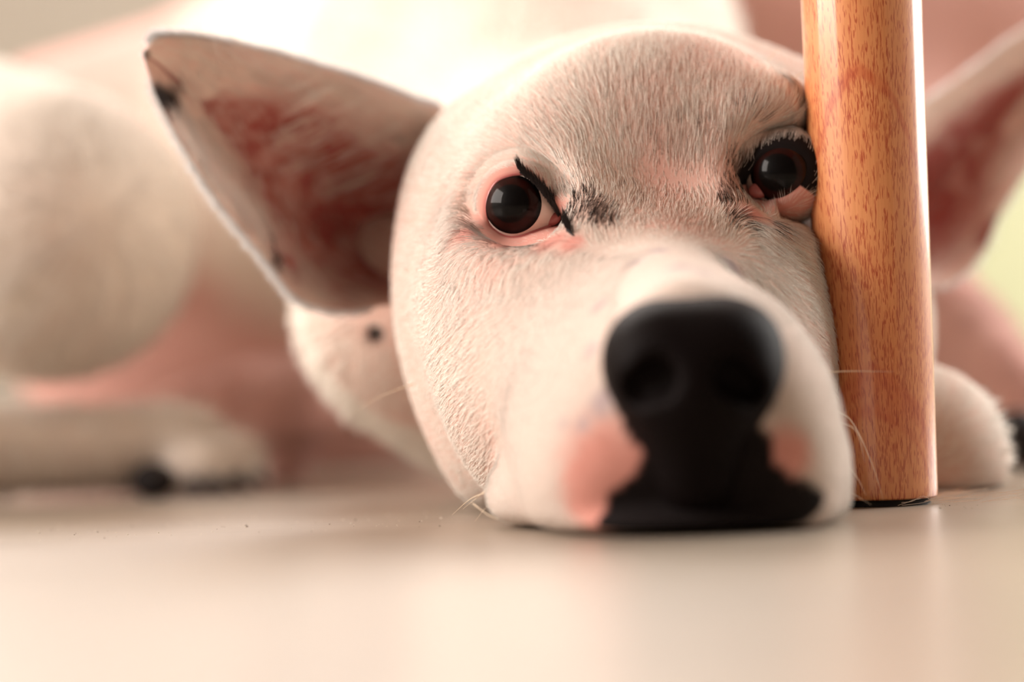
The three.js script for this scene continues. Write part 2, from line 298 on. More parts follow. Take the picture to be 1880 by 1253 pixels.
// black lips and philtrum
for (const [x, y, r] of [[1275, 780, 0.0145], [1275, 840, 0.0125], [1275, 890, 0.014], [1225, 920, 0.011], [1170, 945, 0.0085], [1120, 962, 0.004], [1340, 910, 0.012], [1400, 920, 0.010], [1450, 930, 0.0085], [1490, 925, 0.005], [1370, 830, 0.007], [1180, 780, 0.005]]) mark(x, y, r, BLACK, 0.14, 0);
for (const [x, y, r] of [[1230, 680, 0.017], [1315, 680, 0.017], [1275, 730, 0.017], [1200, 720, 0.008], [1350, 720, 0.008]]) mark(x, y, r, BLACK, 0.14, 0);
for (const [x, y, r] of [[1110, 850, 0.016], [1150, 880, 0.012], [1090, 920, 0.012], [1180, 855, 0.008], [1440, 840, 0.010], [1420, 870, 0.008]]) mark(x, y, r, LIP, 0.7, 0.35);
for (const [x, y, r] of [[880, 420, 0.006], [860, 430, 0.006], [930, 452, 0.0065], [975, 450, 0.0065], [1015, 442, 0.0065], [1050, 448, 0.0055], [880, 370, 0.004], [900, 330, 0.004]]) mark(x, y, r, ROSE, 0.7, 0.25);
for (const [x, y, r] of [[1400, 385, 0.007], [1380, 390, 0.005], [1430, 370, 0.006], [1460, 350, 0.006]]) mark(x, y, r, ROSE, 0.6, 0.15);
for (const [x, y, r] of [[1170, 480, 0.004], [1250, 490, 0.005], [1290, 500, 0.004], [1340, 485, 0.005], [1210, 460, 0.004], [1100, 560, 0.004], [1085, 640, 0.004], [1105, 740, 0.005], [1070, 780, 0.003], [1035, 775, 0.002]]) mark(x, y, r, [0.46, 0.36, 0.36], 0.9, 0.9);
mark(690, 612, 0.0035, BLACK, 0.4, 1);
function skinColor(p, forHair) {
  let c = forHair ? HAIR : p.z > -0.76 ? mixc(mixc(CREAM, PINK, 0.38), [0.63, 0.525, 0.46], smooth(-0.61, -0.58, p.z)) : COAT, bare = 1;
  const t = fbm(p.x * 45, p.y * 45, p.z * 45); c = mixc(c, forHair ? [0.96, 0.73, 0.64] : PINK, clamp((t - 0.40) * (p.z > -0.76 && p.z < -0.6 ? 1.6 : 0.3)));
  if (p.z < -0.86) c = mixc(c, [0.70, 0.40, 0.35], clamp(1.0 * pinkShare(p) + 0.3 * (t - 0.5) * pinkShare(p)));   // shade put into the coat colour as a pink tint
  for (const lipsLast of [0, 1]) for (const m of marks) {
    if ((m.color === BLACK) !== !!lipsLast) continue;
    const d = m.c.distanceTo(p) / m.r + 0.35 * (fbm(p.x * 300, p.y * 300, p.z * 300) - 0.5); if (d > 1) continue;
    const a = 1 - smooth(1 - m.soft, 1, d); c = mixc(c, m.color, a); bare *= 1 - a * (1 - m.hair);
  }
  return forHair ? [c, bare] : c;
}
function paint(g, fn) { const p = g.attributes.position, o = new Float32Array(p.count * 3), v = V(); for (let i = 0; i < p.count; i++) { v.fromBufferAttribute(p, i); o.set(fn(v, i), 3 * i); } g.setAttribute('color', new THREE.BufferAttribute(o, 3)); return g; }
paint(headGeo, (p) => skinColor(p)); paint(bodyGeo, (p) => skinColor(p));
const earMarks = [[P(300, 178, 0.678), 0.0066, BLACK, 1], [P(322, 182, 0.682), 0.0066, BLACK, 1], [P(266, 100, 0.676), 0.0022, BLACK, 0.6], [P(310, 215, 0.678), 0.0022, BLACK, 0.6], [P(515, 478, 0.70), 0.0050, [0.05, 0.015, 0.012], 1], [P(545, 492, 0.705), 0.0060, INNER, 1], [P(1812, 425, 0.78), 0.008, INNER, 1], [P(1830, 405, 0.785), 0.003, BLACK, 0.7]];
for (const [g, s] of [[earL, 0], [earR, 40]]) paint(g, (p, i) => {
  const u = g.attributes.uv.getX(i), v = g.attributes.uv.getY(i); if (v > 1.01) return [0.84, 0.74, 0.65];
  const n = fbm(p.x * 120 + s, p.y * 120, p.z * 120), st = fbm(u * 14 + s, v * 60, 3);
  let c = mixc([0.93, 0.80, 0.70], [0.88, 0.54, 0.46], 0.15 + 0.5 * smooth(0.3, 0.7, st));
  const cen = 0.60 - 0.14 * u, w = 0.46 * (1 - smooth(0.38, 0.80, u)) , d = Math.abs(v - cen) + 0.22 * (n - 0.5);
  c = mixc(c, INNER, (1 - smooth(w * 0.5, w + 0.03, d)) * (0.72 + 0.28 * smooth(0.35, 0.5, n)));
  for (const [q, r, k, a] of earMarks) { const e = q.distanceTo(p) / r + 0.5 * (n - 0.5); if (e < 1) c = mixc(c, k, a * (1 - smooth(0.5, 1, e))); }
  return c;
});
const strip = (g) => { const o = new THREE.BufferGeometry(); for (const k of ['position', 'normal', 'color']) o.setAttribute(k, g.attributes[k]); o.setIndex(g.index); return o; };
const dog = new THREE.Group(); dog.name = 'dog'; dog.userData = { label: 'white dog lying with its chin on the floor against the wooden table leg', category: 'dog' }; scene.add(dog);
const skinMat = new THREE.MeshPhysicalMaterial({ vertexColors: true, roughness: 0.8, specularIntensity: 0.25 });
const earMat = new THREE.MeshPhysicalMaterial({ vertexColors: true, roughness: 0.95, transmission: 0.2, thickness: 0 });
{
  const solid = mergeGeometries([headGeo, bodyGeo].map(strip)), thin = mergeGeometries([earL, earR].map(strip)), g = mergeGeometries([solid, thin], true);
  named('body', g, [skinMat, earMat], dog);
}

// ------------------------------------------------------------------ eyes
const polar = (pts) => new THREE.CatmullRomCurve3(pts.map(([x, y]) => V(x, y, 0)), true, 'centripetal');
const LID1 = polar([[893, 377], [900, 353], [915, 333], [936, 324], [955, 322], [972, 331], [988, 347], [1004, 368], [1021, 388], [1027, 409], [1001, 418], [976, 427], [954, 434], [931, 434], [913, 425], [899, 411]]);
const LID2 = polar([[1372, 340], [1382, 314], [1403, 288], [1428, 277], [1456, 279], [1474, 290], [1480, 310], [1472, 331], [1456, 344], [1430, 360], [1410, 367], [1386, 361]]);
function onBall(px, py, c, r) {        // line of sight on the eyeball
  const d = ray(px, py).normalize(), o = camera.position.clone().sub(c), b = o.dot(d), q = b * b - o.lengthSq() + r * r;
  return camera.position.clone().addScaledVector(d, -b - Math.sqrt(Math.max(q, 0)));
}
function makeEye(c, look, label, white) {
  const eye = named('eye', new THREE.SphereGeometry(EYER, 64, 48), new THREE.MeshPhysicalMaterial({ color: new THREE.Color().setRGB(...white), roughness: 0.3, clearcoat: 0.6, clearcoatRoughness: 0.03 }), dog);
  eye.position.copy(c); eye.quaternion.setFromUnitVectors(V(0, 0, 1), look);
  const a = 0.0080, R = 0.0098, dome = new THREE.SphereGeometry(R, 64, 30, 0, Math.PI * 2, 0, Math.asin(a / R)).rotateX(Math.PI / 2);
  dome.translate(0, 0, Math.sqrt(EYER * EYER - a * a) - Math.sqrt(R * R - a * a) + 0.0001);
  const pos = dome.attributes.position, col = new Float32Array(pos.count * 3);
  for (let i = 0; i < pos.count; i++) {
    const x = pos.getX(i), y = pos.getY(i), r = Math.hypot(x, y) / a, th = Math.atan2(y, x), n = noise3(th * 6, r * 3, 2);
    const iris = [0.013 + 0.010 * n, 0.0025, 0.0015], t = smooth(0.62, 0.70, r) * (1 - smooth(0.86, 0.95, r));
    col.set(mixc([0.002, 0.0015, 0.0015], iris, t), 3 * i);
  }
  dome.setAttribute('color', new THREE.BufferAttribute(col, 3));
  named('iris', dome, new THREE.MeshPhysicalMaterial({ vertexColors: true, roughness: 0.5, specularIntensity: 0.1, clearcoat: 0.25, clearcoatRoughness: 0.02 }), eye);
  eye.userData.label = label;
}
makeEye(EYE, onBall(937, 374, EYE, EYER).sub(EYE).normalize(), 'dark brown eye rolled upward', [0.74, 0.60, 0.52]);
makeEye(EYE2, onBall(1428, 317, EYE2, EYER).sub(EYE2).normalize(), 'dark brown eye half hidden by the wooden leg', [0.74, 0.60, 0.52]);
// lids: a skin sheet from the opening on the eyeball out to the face
function makeLid(curve, c, reach, inked) {
  const N = 120, M = 18, pos = [], col = [], idx = [], cen = V();
  for (let i = 0; i < N; i++) cen.add(curve.getPointAt(i / N)); cen.divideScalar(N);
  for (let i = 0; i < N; i++) {
    const q = curve.getPointAt(i / N), out = q.clone().sub(cen).normalize(), tan = curve.getTangentAt(i / N), nor = V(tan.y, -tan.x, 0); if (nor.dot(out) < 0) nor.negate(); nor.lerp(out, 0.5).normalize();
    const inner = onBall(q.x, q.y, c, EYER + 0.00005), rch = typeof reach === 'function' ? reach(q) : reach, o = onSkin(q.x + nor.x * rch, q.y + nor.y * rch), on = G(o); o.addScaledVector(on, -0.0004);
    for (let j = 0; j <= M; j++) {
      const t = j / M, e = t * t * (3 - 2 * t) * 0.35 + t * 0.65, p = inner.clone().lerp(o, e), away = p.clone().sub(c), need = EYER + 0.0001 + 0.0009 * smooth(0, 0.22, t) * (1 - smooth(0.75, 1, t)) + 0.0002;
      if (away.length() < need) p.copy(c).addScaledVector(away.normalize(), need);
      pos.push(p.x, p.y, p.z);
      const ink = inked(q, t), n = fbm(p.x * 900, p.y * 900, p.z * 900);
      let k = mixc(mixc(ROSE, PINK, 0.5), mixc(CREAM, PINK, 0.45), smooth(0.25, 0.75, t + 0.2 * (n - 0.5)));
      k = mixc(k, [0.45, 0.10, 0.09], (1 - smooth(0.02, 0.10, t)) * 0.8);
      col.push(...mixc(k, BLACK, clamp(ink)));
    }
  }
  for (let i = 0; i < N; i++) for (let j = 0; j < M; j++) { const a = i * (M + 1) + j, b = ((i + 1) % N) * (M + 1) + j; idx.push(a, b, b + 1, a, b + 1, a + 1); }
  const g = new THREE.BufferGeometry(); g.setAttribute('position', new THREE.Float32BufferAttribute(pos, 3)); g.setAttribute('color', new THREE.Float32BufferAttribute(col, 3)); g.setIndex(idx); g.computeVertexNormals();
  const nn = g.attributes.normal; let s = 0; for (let i = 0; i < nn.count; i++) s += nn.getZ(i); if (s < 0) { for (let i = 0; i < idx.length; i += 3) { const t = idx[i]; idx[i] = idx[i + 1]; idx[i + 1] = t; } g.setIndex(idx); g.computeVertexNormals(); }
  return g;
}
const lidGeo1 = makeLid(LID1, EYE, 52, (q, t) => { const up = smooth(945, 965, q.x) * (q.y < 412 ? 1 : 0) * (1 - smooth(396, 414, q.y) * 0); return up * (q.x > 940 ? 1 - smooth(0.10, 0.24, t) : 0); });
const lidGeo2 = makeLid(LID2, EYE2, (q) => 42 - 30 * smooth(1440, 1478, q.x), (q, t) => (q.y < 338 ? 1 - smooth(0.45, 0.9, t) : 0));
named('eyelids', lidGeo1, skinMat, dog); named('eyelids', lidGeo2, skinMat, dog);
function tube(pts, r, name, mat, parent = dog, seg = 40) {   // tapered tube through points
  const c = new THREE.CatmullRomCurve3(pts), g = new THREE.TubeGeometry(c, seg, 1, 6, false), p = g.attributes.position, n = g.attributes.normal;
  for (let i = 0; i < p.count; i++) { const t = Math.floor(i / 7) / seg, k = c.getPointAt(t), rr = typeof r === 'function' ? r(t) : r * (1 - 0.85 * t); p.setXYZ(i, k.x + n.getX(i) * rr, k.y + n.getY(i) * rr, k.z + n.getZ(i) * rr); }
  return named(name, g, mat, parent);
}
const rimMat = new THREE.MeshStandardMaterial({ color: new THREE.Color().setRGB(0.012, 0.007, 0.007), roughness: 0.7 });
const rimPink = new THREE.MeshPhysicalMaterial({ color: new THREE.Color().setRGB(0.42, 0.11, 0.10), roughness: 0.35, clearcoat: 0.4 });
const lift = (q, d) => { const p = q.clone(); return p.addScaledVector(p.clone().sub(EYE).normalize(), d); };
tube([[956, 320], [973, 329], [990, 346], [1006, 367], [1022, 387], [1030, 402], [1034, 414]].map(([x, y]) => lift(onBall(x, y, EYE, EYER), 0.0010)).concat([onSkin(1043, 424).add(V(0, 0, 0.0004)), onSkin(1053, 433).add(V(0, 0, 0.0003))]), (t) => 0.0011 * Math.pow(Math.sin(Math.PI * clamp(0.12 + t * 0.86)), 0.6), 'eyelid_rim', rimMat);
tube([[1024, 408], [1001, 418], [976, 427], [954, 434], [931, 434], [913, 425], [899, 411], [893, 390], [893, 377], [900, 353], [915, 333], [936, 324], [955, 321]].map(([x, y]) => lift(onBall(x, y, EYE, EYER), 0.0001)), (t) => 0.00035 + 0.0002 * Math.sin(t * 9), 'eyelid_rim', rimPink);
// tear corner of the near eye
{ const g = new THREE.SphereGeometry(1, 24, 16), c = lift(onBall(1016, 403, EYE, EYER), -0.0002); g.scale(0.0026, 0.0017, 0.0011); g.rotateZ(0.5); g.translate(c.x, c.y, c.z); named('tear_corner', g, rimPink, dog); }
{ const g = new THREE.SphereGeometry(1, 24, 16), c = onBall(1393, 350, EYE2, EYER); g.scale(0.0028, 0.0022, 0.0012); g.translate(c.x, c.y, c.z); named('tear_corner', g, rimPink, dog); }

// ------------------------------------------------------------------ nose
{
  const keep = prims.splice(0, prims.length), kS = sockets.splice(0, sockets.length);
  E(1272, 660, 0.552, 0.0195, 0.0130, 0.0165, 0.006);
  E(1212, 628, 0.551, 0.0110, 0.0090, 0.0125, 0.008);
  E(1337, 624, 0.551, 0.0110, 0.0090, 0.0125, 0.008);
  E(1185, 690, 0.549, 0.0088, 0.0100, 0.0125, 0.006);
  E(1362, 690, 0.549, 0.0088, 0.0100, 0.0125, 0.006);
  E(1272, 720, 0.5475, 0.0150, 0.0130, 0.0125, 0.006);
  E(1275, 810, 0.552, 0.0125, 0.0190, 0.0110, 0.010);
  sockets.push([P(1207, 695, 0.511), 0.0044], [P(1342, 693, 0.511), 0.0044], [P(1172, 715, 0.514), 0.0030], [P(1374, 713, 0.514), 0.0030]);
  const a = P(1060, 1000, 0.575), b = P(1500, 520, 0.480);
  const g = netMesh([a.x, Math.max(a.y, -0.002), a.z], [b.x, b.y, b.z], 0.0008);
  const nm = new THREE.MeshPhysicalMaterial({ color: new THREE.Color().setRGB(0.005, 0.003, 0.003), roughness: 0.6, specularIntensity: 0.12 });
  named('nose', g, nm, dog);
  prims.splice(0, prims.length, ...keep); sockets.splice(0, sockets.length, ...kS);
}

// ------------------------------------------------------------------ coat
const flows = [];   // which way the hair lies, read at places on the face
for (const [x, y, dx, dy] of [[1200, 380, 0, -1], [1200, 200, 0, -1], [1080, 300, -0.25, -1], [1000, 240, -0.7, -0.8], [900, 285, -1, -0.35], [870, 220, -0.9, -0.45], [800, 300, -1, 0], [790, 450, -0.9, 0.45], [860, 380, -1, 0.1],
  [950, 480, -0.55, 0.85], [1000, 560, -0.5, 0.87], [900, 600, -0.8, 0.6], [850, 750, -0.6, 0.8], [1060, 480, -0.4, 0.8], [1060, 620, -0.35, 0.95], [960, 760, -0.5, 0.85], [1080, 850, -0.6, 0.75], [1000, 900, -0.8, 0.5],
  [1230, 500, 0, -1], [1120, 440, -0.3, -0.8], [1085, 395, 0.5, -0.85], [1330, 420, 0.2, -1], [1330, 300, 0.1, -1], [1400, 180, 0.15, -1], [1420, 250, 0.55, -0.8], [1350, 350, -0.3, -0.9], [1400, 430, 0.7, 0.65], [1460, 480, 0.8, 0.5], [1400, 520, 0.6, 0.6], [1480, 600, 0.7, 0.7], [1470, 760, 0.5, 0.85], [1520, 870, 0.2, 1], [1420, 600, 0.5, 0.8],
  [1000, 120, -0.4, -0.9], [1300, 100, 0.1, -1], [760, 620, -0.7, 0.7]]) {
  const a = onSkin(x, y), b = onSkin(x + dx * 12, y + dy * 12); flows.push({ a, d: b.sub(a).normalize() });
}
const noseTip = P(1272, 690, 0.505);
function flow(p, n) {
  const d = V(); let w = 0;
  for (const f of flows) { const q = f.a.distanceToSquared(p), k = 1 / (q * q + 1e-9); d.addScaledVector(f.d, k); w += k; }
  d.divideScalar(w);
  if (p.z < -0.70) { const far = smooth(0.70, 0.76, -p.z), o = p.clone().sub(noseTip).normalize(); o.y -= 0.35; d.lerp(o, far); }
  return d.addScaledVector(n, -d.dot(n)).normalize();
}
const hairGeo = (() => {                // one hair: three-sided, tapering, bowed
  const S = 3, pos = [], nor = [], idx = [];
  for (let i = 0; i <= S; i++) { const t = i / S, r = i === S ? 0.06 : 1 - 0.55 * t * t, z = 0.06 * Math.sin(Math.PI * t) - 0.07 * t * t; for (let k = 0; k < 3; k++) { const a = k * 2.0944 + 0.52; pos.push(Math.cos(a) * r, t, 0); nor.push(Math.cos(a) * 0.55, 0.12, 0.83); pos[pos.length - 1] = Math.sin(a) * r; pos.push(z); } }
  const P3 = [], Z = []; for (let i = 0; i < pos.length; i += 4) { P3.push(pos[i], pos[i + 1], pos[i + 2]); Z.push(pos[i + 3]); }
  for (let i = 0; i < S; i++) for (let k = 0; k < 3; k++) { const a = i * 3 + k, b = i * 3 + (k + 1) % 3; idx.push(a, a + 3, b, b, a + 3, b + 3); }
  return { P3, Z, nor, idx };
})();
function hairGeometry(ratio, round) {          // ratio: radius / length, so that one scale serves
  const g = new THREE.BufferGeometry(), p = []; for (let i = 0; i < hairGeo.Z.length; i++) p.push(hairGeo.P3[3 * i] * ratio, hairGeo.P3[3 * i + 1], hairGeo.P3[3 * i + 2] * ratio + hairGeo.Z[i]);
  g.setAttribute('position', new THREE.Float32BufferAttribute(p, 3)); g.setAttribute('normal', new THREE.Float32BufferAttribute(hairGeo.nor.map((x, i) => (!round ? x : i % 3 === 0 ? x / 0.55 : i % 3 === 1 ? 0 : Math.sin((Math.floor(i / 3) % 3) * 2.0944 + 0.52))), 3)); g.setIndex(hairGeo.idx); return g;
}
const hairMat = new THREE.MeshPhysicalMaterial({ color: 0xffffff, roughness: 0.9, specularIntensity: 0.3 });
const inks = [];                        // places where black hairs grow
const ink = (px, py, r, share) => inks.push({ c: onSkin(px, py), r: share > 0.5 ? r * 1.22 : r, share: share > 0.5 ? Math.min(1, share * 1.15) : share });
for (const q of [[1085, 395, 0.0058, 0.95], [1065, 372, 0.0048, 0.8], [1108, 412, 0.0040, 0.8], [1050, 340, 0.0050, 0.22], [1352, 320, 0.0045, 0.75], [1348, 345, 0.0040, 0.8], [1350, 375, 0.0045, 0.7], [1352, 405, 0.0035, 0.6], [1375, 295, 0.0050, 0.85], [1400, 272, 0.0045, 0.9], [1425, 262, 0.0040, 0.9], [1450, 262, 0.0035, 0.8], [1425, 415, 0.0040, 0.35], [1385, 215, 0.0040, 0.30], [1360, 205, 0.003, 0.25], [1310, 245, 0.006, 0.12], [1250, 300, 0.016, 0.045], [1150, 340, 0.014, 0.045], [1010, 600, 0.011, 0.07], [970, 540, 0.006, 0.05], [1350, 420, 0.004, 0.3], [690, 612, 0.0032, 0.9]]) ink(...q);
for (const [x, y, d, r, share] of [[298, 178, 0.678, 0.0062, 1], [322, 182, 0.682, 0.0066, 1], [264, 104, 0.676, 0.002, 0.6], [308, 214, 0.678, 0.002, 0.7], [510, 478, 0.70, 0.004, 0.8]]) inks.push({ c: P(x, y, d), r, share });
for (let i = 0; i <= 10; i++) { const t = i / 10; ink(952 + t * 92, 312 + t * 104 + 8 * Math.sin(t * 3.1), 0.0017, 0.9); }
function grow(name, geo, count, opt) {
  const p = geo.attributes.position, nm = geo.attributes.normal, ix = geo.index.array, T = ix.length / 3, cum = new Float64Array(T), a = V(), b = V(), c = V(); let sum = 0;
  for (let t = 0; t < T; t++) { a.fromBufferAttribute(p, ix[3 * t]); b.fromBufferAttribute(p, ix[3 * t + 1]); c.fromBufferAttribute(p, ix[3 * t + 2]); const ar = b.clone().sub(a).cross(c.clone().sub(a)).length(); a.add(b).add(c).divideScalar(3); const n = V().fromBufferAttribute(nm, ix[3 * t]); sum += ar * opt.density(a, n, ix[3 * t]); cum[t] = sum; }
  const mats = [], cols = [], m = new THREE.Matrix4(), n = V(), X = V(), Y = V(), Z = V(), q = V();
  for (let k = 0; k < count; k++) {
    const s = rnd() * sum; let lo = 0, hi = T - 1; while (lo < hi) { const mid = lo + hi >> 1; cum[mid] < s ? lo = mid + 1 : hi = mid; }
    let r1 = rnd(), r2 = rnd(); if (r1 + r2 > 1) { r1 = 1 - r1; r2 = 1 - r2; }
    const i0 = ix[3 * lo], i1 = ix[3 * lo + 1], i2 = ix[3 * lo + 2];
    a.fromBufferAttribute(p, i0); b.fromBufferAttribute(p, i1); c.fromBufferAttribute(p, i2); q.copy(a).multiplyScalar(1 - r1 - r2).addScaledVector(b, r1).addScaledVector(c, r2);
    n.fromBufferAttribute(nm, i0).multiplyScalar(1 - r1 - r2).addScaledVector(a.fromBufferAttribute(nm, i1), r1).addScaledVector(a.fromBufferAttribute(nm, i2), r2).normalize();
    if (q.y < 0.0015) continue;
    const [color, bare] = opt.color(q, i0); if (rnd() > bare) continue;
    Y.copy(opt.flow(q, n, i0)); X.crossVectors(Y, n).normalize();
    const clump = (fbm(q.x * 300, q.y * 300, q.z * 300) - 0.5) * 0.5; Y.addScaledVector(X, clump + (rnd() - 0.5) * 0.28).normalize();
    const up = opt.lift + (rnd() - 0.4) * 0.14; Y.multiplyScalar(Math.cos(up)).addScaledVector(n, Math.sin(up)).normalize();
    X.crossVectors(Y, n).normalize(); Z.crossVectors(X, Y).normalize();
    const L = opt.length(q) * (0.65 + 0.6 * rnd());
    if (q.y + Y.y * L < 0.0006) Y.setY(Math.max(Y.y, (0.0006 - q.y) / L)).normalize();
    q.addScaledVector(n, -0.0003);
    m.makeBasis(X.multiplyScalar(L), Y.clone().multiplyScalar(L), Z.multiplyScalar(L)).setPosition(q); mats.push(m.clone());
    let dark = opt.dark(q); const v = 0.84 + 0.19 * rnd();
    cols.push(rnd() < dark ? (dark < 0.2 ? [0.13, 0.06, 0.045] : [0.02, 0.012, 0.010]) : color.map((x) => Math.min(0.99, x * v)));
  }
  const im = new THREE.InstancedMesh(hairGeometry(opt.ratio, opt.round), opt.mat || hairMat, mats.length), cc = new THREE.Color();
  mats.forEach((mm, i) => { im.setMatrixAt(i, mm); im.setColorAt(i, cc.setRGB(...cols[i])); });
  im.name = name; im.userData = { kind: 'stuff', label: opt.label }; im.castShadow = im.receiveShadow = true; dog.add(im);
  console.log(name, mats.length);
}
const darkAt = (q) => { let s = 0; for (const k of inks) { const d = k.c.distanceTo(q) / k.r; if (d < 1.25) s = Math.max(s, k.share * (1 - smooth(0.5, 1.25, d))); } return s; };
const muzzle = (q) => smooth(-0.615, -0.575, q.z);
const inSocket = (q) => Math.hypot(q.x - EYE.x, q.y - EYE.y) < 0.0115 || Math.hypot(q.x - EYE2.x, q.y - EYE2.y) < 0.0105 ? 0 : 1;
const headFur = {
  ratio: 0.0080, lift: 0.10, label: 'short cream coat hair on the head',
  density: (q, n) => (n.z > -0.25 ? 1 : 0.1) * (q.z < -0.72 ? 0.35 : 1) * (q.y < 0.001 ? 0 : 1) * (q.z > -0.66 && !inSocket(q) ? 0 : 1),
  color: (q) => skinColor(q, true), flow: (q, n) => flow(q, n), length: (q) => 0.0062 - 0.0028 * muzzle(q), dark: darkAt,
};
grow('head_fur', headGeo, 190000, headFur);
grow('eyelid_fur', lidGeo1, 24000, { ...headFur, label: undefined, density: (q, n, i) => { const t = (i % 19) / 18; return t > 0.14 ? 0.4 + t : 0; }, color: (q) => { const c = onLid(q); return [skinColor(q, true)[0], c]; }, length: () => 0.0034 });
grow('eyelid_fur', lidGeo2, 6000, { ...headFur, label: undefined, density: (q, n, i) => { const t = (i % 19) / 18; return t > 0.12 ? t : 0; }, color: (q) => [skinColor(q, true)[0], q.y < EYE2.y - 0.001 ? 0.8 : 1], length: () => 0.0045 });
function onLid(q) { return q.y < EYE.y - 0.0065 ? 0.07 : q.x < EYE.x - 0.007 ? 0.75 : 1; }
{ // black lashes and the dark hair line above the near eye, running up and out from the tear corner
  const pts = [[1050, 430], [1038, 416], [1028, 400], [1014, 378], [998, 357], [980, 337], [962, 322], [950, 308]], mats = [], m = new THREE.Matrix4(), c = new THREE.CatmullRomCurve3(pts.map(([x, y]) => V(x, y, 0)));
  for (let k = 0; k < 900; k++) {
    const t = Math.pow(rnd(), 0.85), q = c.getPoint(t), tn = c.getTangent(t), off = (rnd() - 0.25) * 13 * (0.4 + 0.6 * Math.sin(Math.PI * clamp(t + 0.1))), px = q.x - tn.y * off, py = q.y + tn.x * off;
    const a = lift(onBall(px, py, EYE, EYER + 0.0012), 0), sk = onSkin(px, py); if (sk.z > a.z || t < 0.2) a.copy(sk);
    const dx = tn.x * 0.8 - tn.y * (0.15 + 0.5 * rnd()), dy = tn.y * 0.8 + tn.x * (0.15 + 0.5 * rnd()), L = 0.0016 + 0.0026 * rnd();
    const Y = V(dx, -dy, 0.25 + 0.3 * rnd()).normalize(), Z = V(0, 0, 1), X = V().crossVectors(Y, Z).normalize(); Z.crossVectors(X, Y);
    m.makeBasis(X.multiplyScalar(L), Y.multiplyScalar(L), Z.multiplyScalar(L)).setPosition(a); mats.push(m.clone());
  }
  const im = new THREE.InstancedMesh(hairGeometry(0.022), rimMat, mats.length); mats.forEach((q, i) => im.setMatrixAt(i, q)); im.name = 'eyelashes'; im.userData = { kind: 'stuff', label: 'black lashes along the upper lid' }; dog.add(im);
}
const earColor = (g) => (q, i) => { const cc = g.attributes.color, c = [cc.getX(i), cc.getY(i), cc.getZ(i)], pale = clamp((c[1] - 0.2) / 0.35); return [mixc(c, HAIR, 0.6), 0.12 + 0.88 * pale]; };
for (const [g, tip, count] of [[earL, P(262, 92, 0.676), 13000], [earR, P(2080, -10, 0.83), 6000]]) grow('ear_fur', g, count, { ratio: 0.012, lift: 0.18, density: (q, n, i) => (g.attributes.uv.getX(i) < 0.05 ? 0.2 : 1), color: earColor(g), flow: (q, n) => { const d = tip.clone().sub(q); d.y += 0.02; d.normalize(); return d.addScaledVector(n, -d.dot(n)).normalize(); }, length: (q) => Math.min(0.0065, 0.25 * q.distanceTo(tip) + 0.0008), dark: darkAt });
const rimHair = new THREE.MeshPhysicalMaterial({ color: 0xffffff, roughness: 0.95, transmission: 0.5, thickness: 0, specularIntensity: 0.3 });
for (const [g, count] of [[earL, 9000], [earR, 3000]]) {   // fuzz standing out along both margins of the ear
  const { T, B } = g.userData, mats = [], m = new THREE.Matrix4();
  for (let k = 0; k < count; k++) {
    const top = rnd() < 0.6, u = 0.04 + 0.96 * rnd(), E1 = top ? T : B, E2 = top ? B : T, a = E1.getPoint(u), out = a.clone().sub(E2.getPoint(u)).normalize(), along = E1.getTangent(u);
    if (u > 0.93) out.lerp(along, 0.6);
    const Y = out.multiplyScalar(0.5 + 0.5 * rnd()).addScaledVector(along, 0.9).add(V((rnd() - 0.5) * 0.5, (rnd() - 0.5) * 0.5, (rnd() - 0.7) * 0.8)).normalize(), Z = V(0, 0, 1), X = V().crossVectors(Y, Z).normalize(); Z.crossVectors(X, Y);
    const L = (u > 0.9 ? 0.0016 : 0.0030) * (0.5 + rnd()); a.add(V((rnd() - 0.5) * 0.0008, (rnd() - 0.5) * 0.0008, -0.003 * rnd()));
    mats.push(m.makeBasis(X.multiplyScalar(L), Y.multiplyScalar(L), Z.multiplyScalar(L)).setPosition(a).clone());
  }
  const im = new THREE.InstancedMesh(hairGeometry(0.02, true), rimHair, mats.length); mats.forEach((q, i) => im.setMatrixAt(i, q)); im.name = 'ear_rim_fur'; im.userData = { kind: 'stuff', label: 'pale fuzz along the ear margin' }; dog.add(im);
}
grow('ear_fringe', earL, 160, { ratio: 0.006, lift: 0.28, density: (q, n, i) => { const u = g0(i), v = earL.attributes.uv.getY(i); return v < 0.5 && v > 0.05 && u < 0.42 ? 1 : 0; }, color: () => [HAIR, 1], flow: (q, n) => { const d = V(-1, -0.35, 0.15); return d.addScaledVector(n, -d.dot(n)).normalize(); }, length: () => 0.014, dark: () => 0 });
function g0(i) { return earL.attributes.uv.getX(i); }
grow('body_fur', bodyGeo, 30000, { ratio: 0.02, lift: 0.25, density: (q, n) => (n.z > -0.3 && q.z > -0.98 ? 1 : 0), color: (q) => skinColor(q, true), flow: (q, n) => flow(q, n), length: () => 0.010, dark: darkAt });

// ------------------------------------------------------------------ whiskers, claws, pads
const whiskerMat = new THREE.MeshStandardMaterial({ color: 0xf0dcc0, roughness: 0.5 });
const whisker = (...pts) => tube(pts.map((q) => P(...q)), 0.00016, 'whisker', whiskerMat, dog, 24);
whisker([962, 905, 0.592], [925, 912, 0.60], [895, 930, 0.605], [872, 958, 0.61]);
whisker([900, 893, 0.60], [875, 915, 0.61], [850, 935, 0.618]);
whisker([890, 905, 0.60], [862, 918, 0.615], [830, 946, 0.63]);
whisker([868, 925, 0.60], [900, 948, 0.595], [940, 960, 0.59]);
whisker([1522, 750, 0.60], [1560, 770, 0.605], [1600, 850, 0.605], [1622, 918, 0.605]);
whisker([1528, 770, 0.60], [1570, 790, 0.60], [1588, 850, 0.60]);
whisker([1540, 830, 0.60], [1575, 880, 0.60], [1590, 910, 0.60]);
whisker([1512, 684, 0.60], [1560, 682, 0.60], [1640, 683, 0.60]);
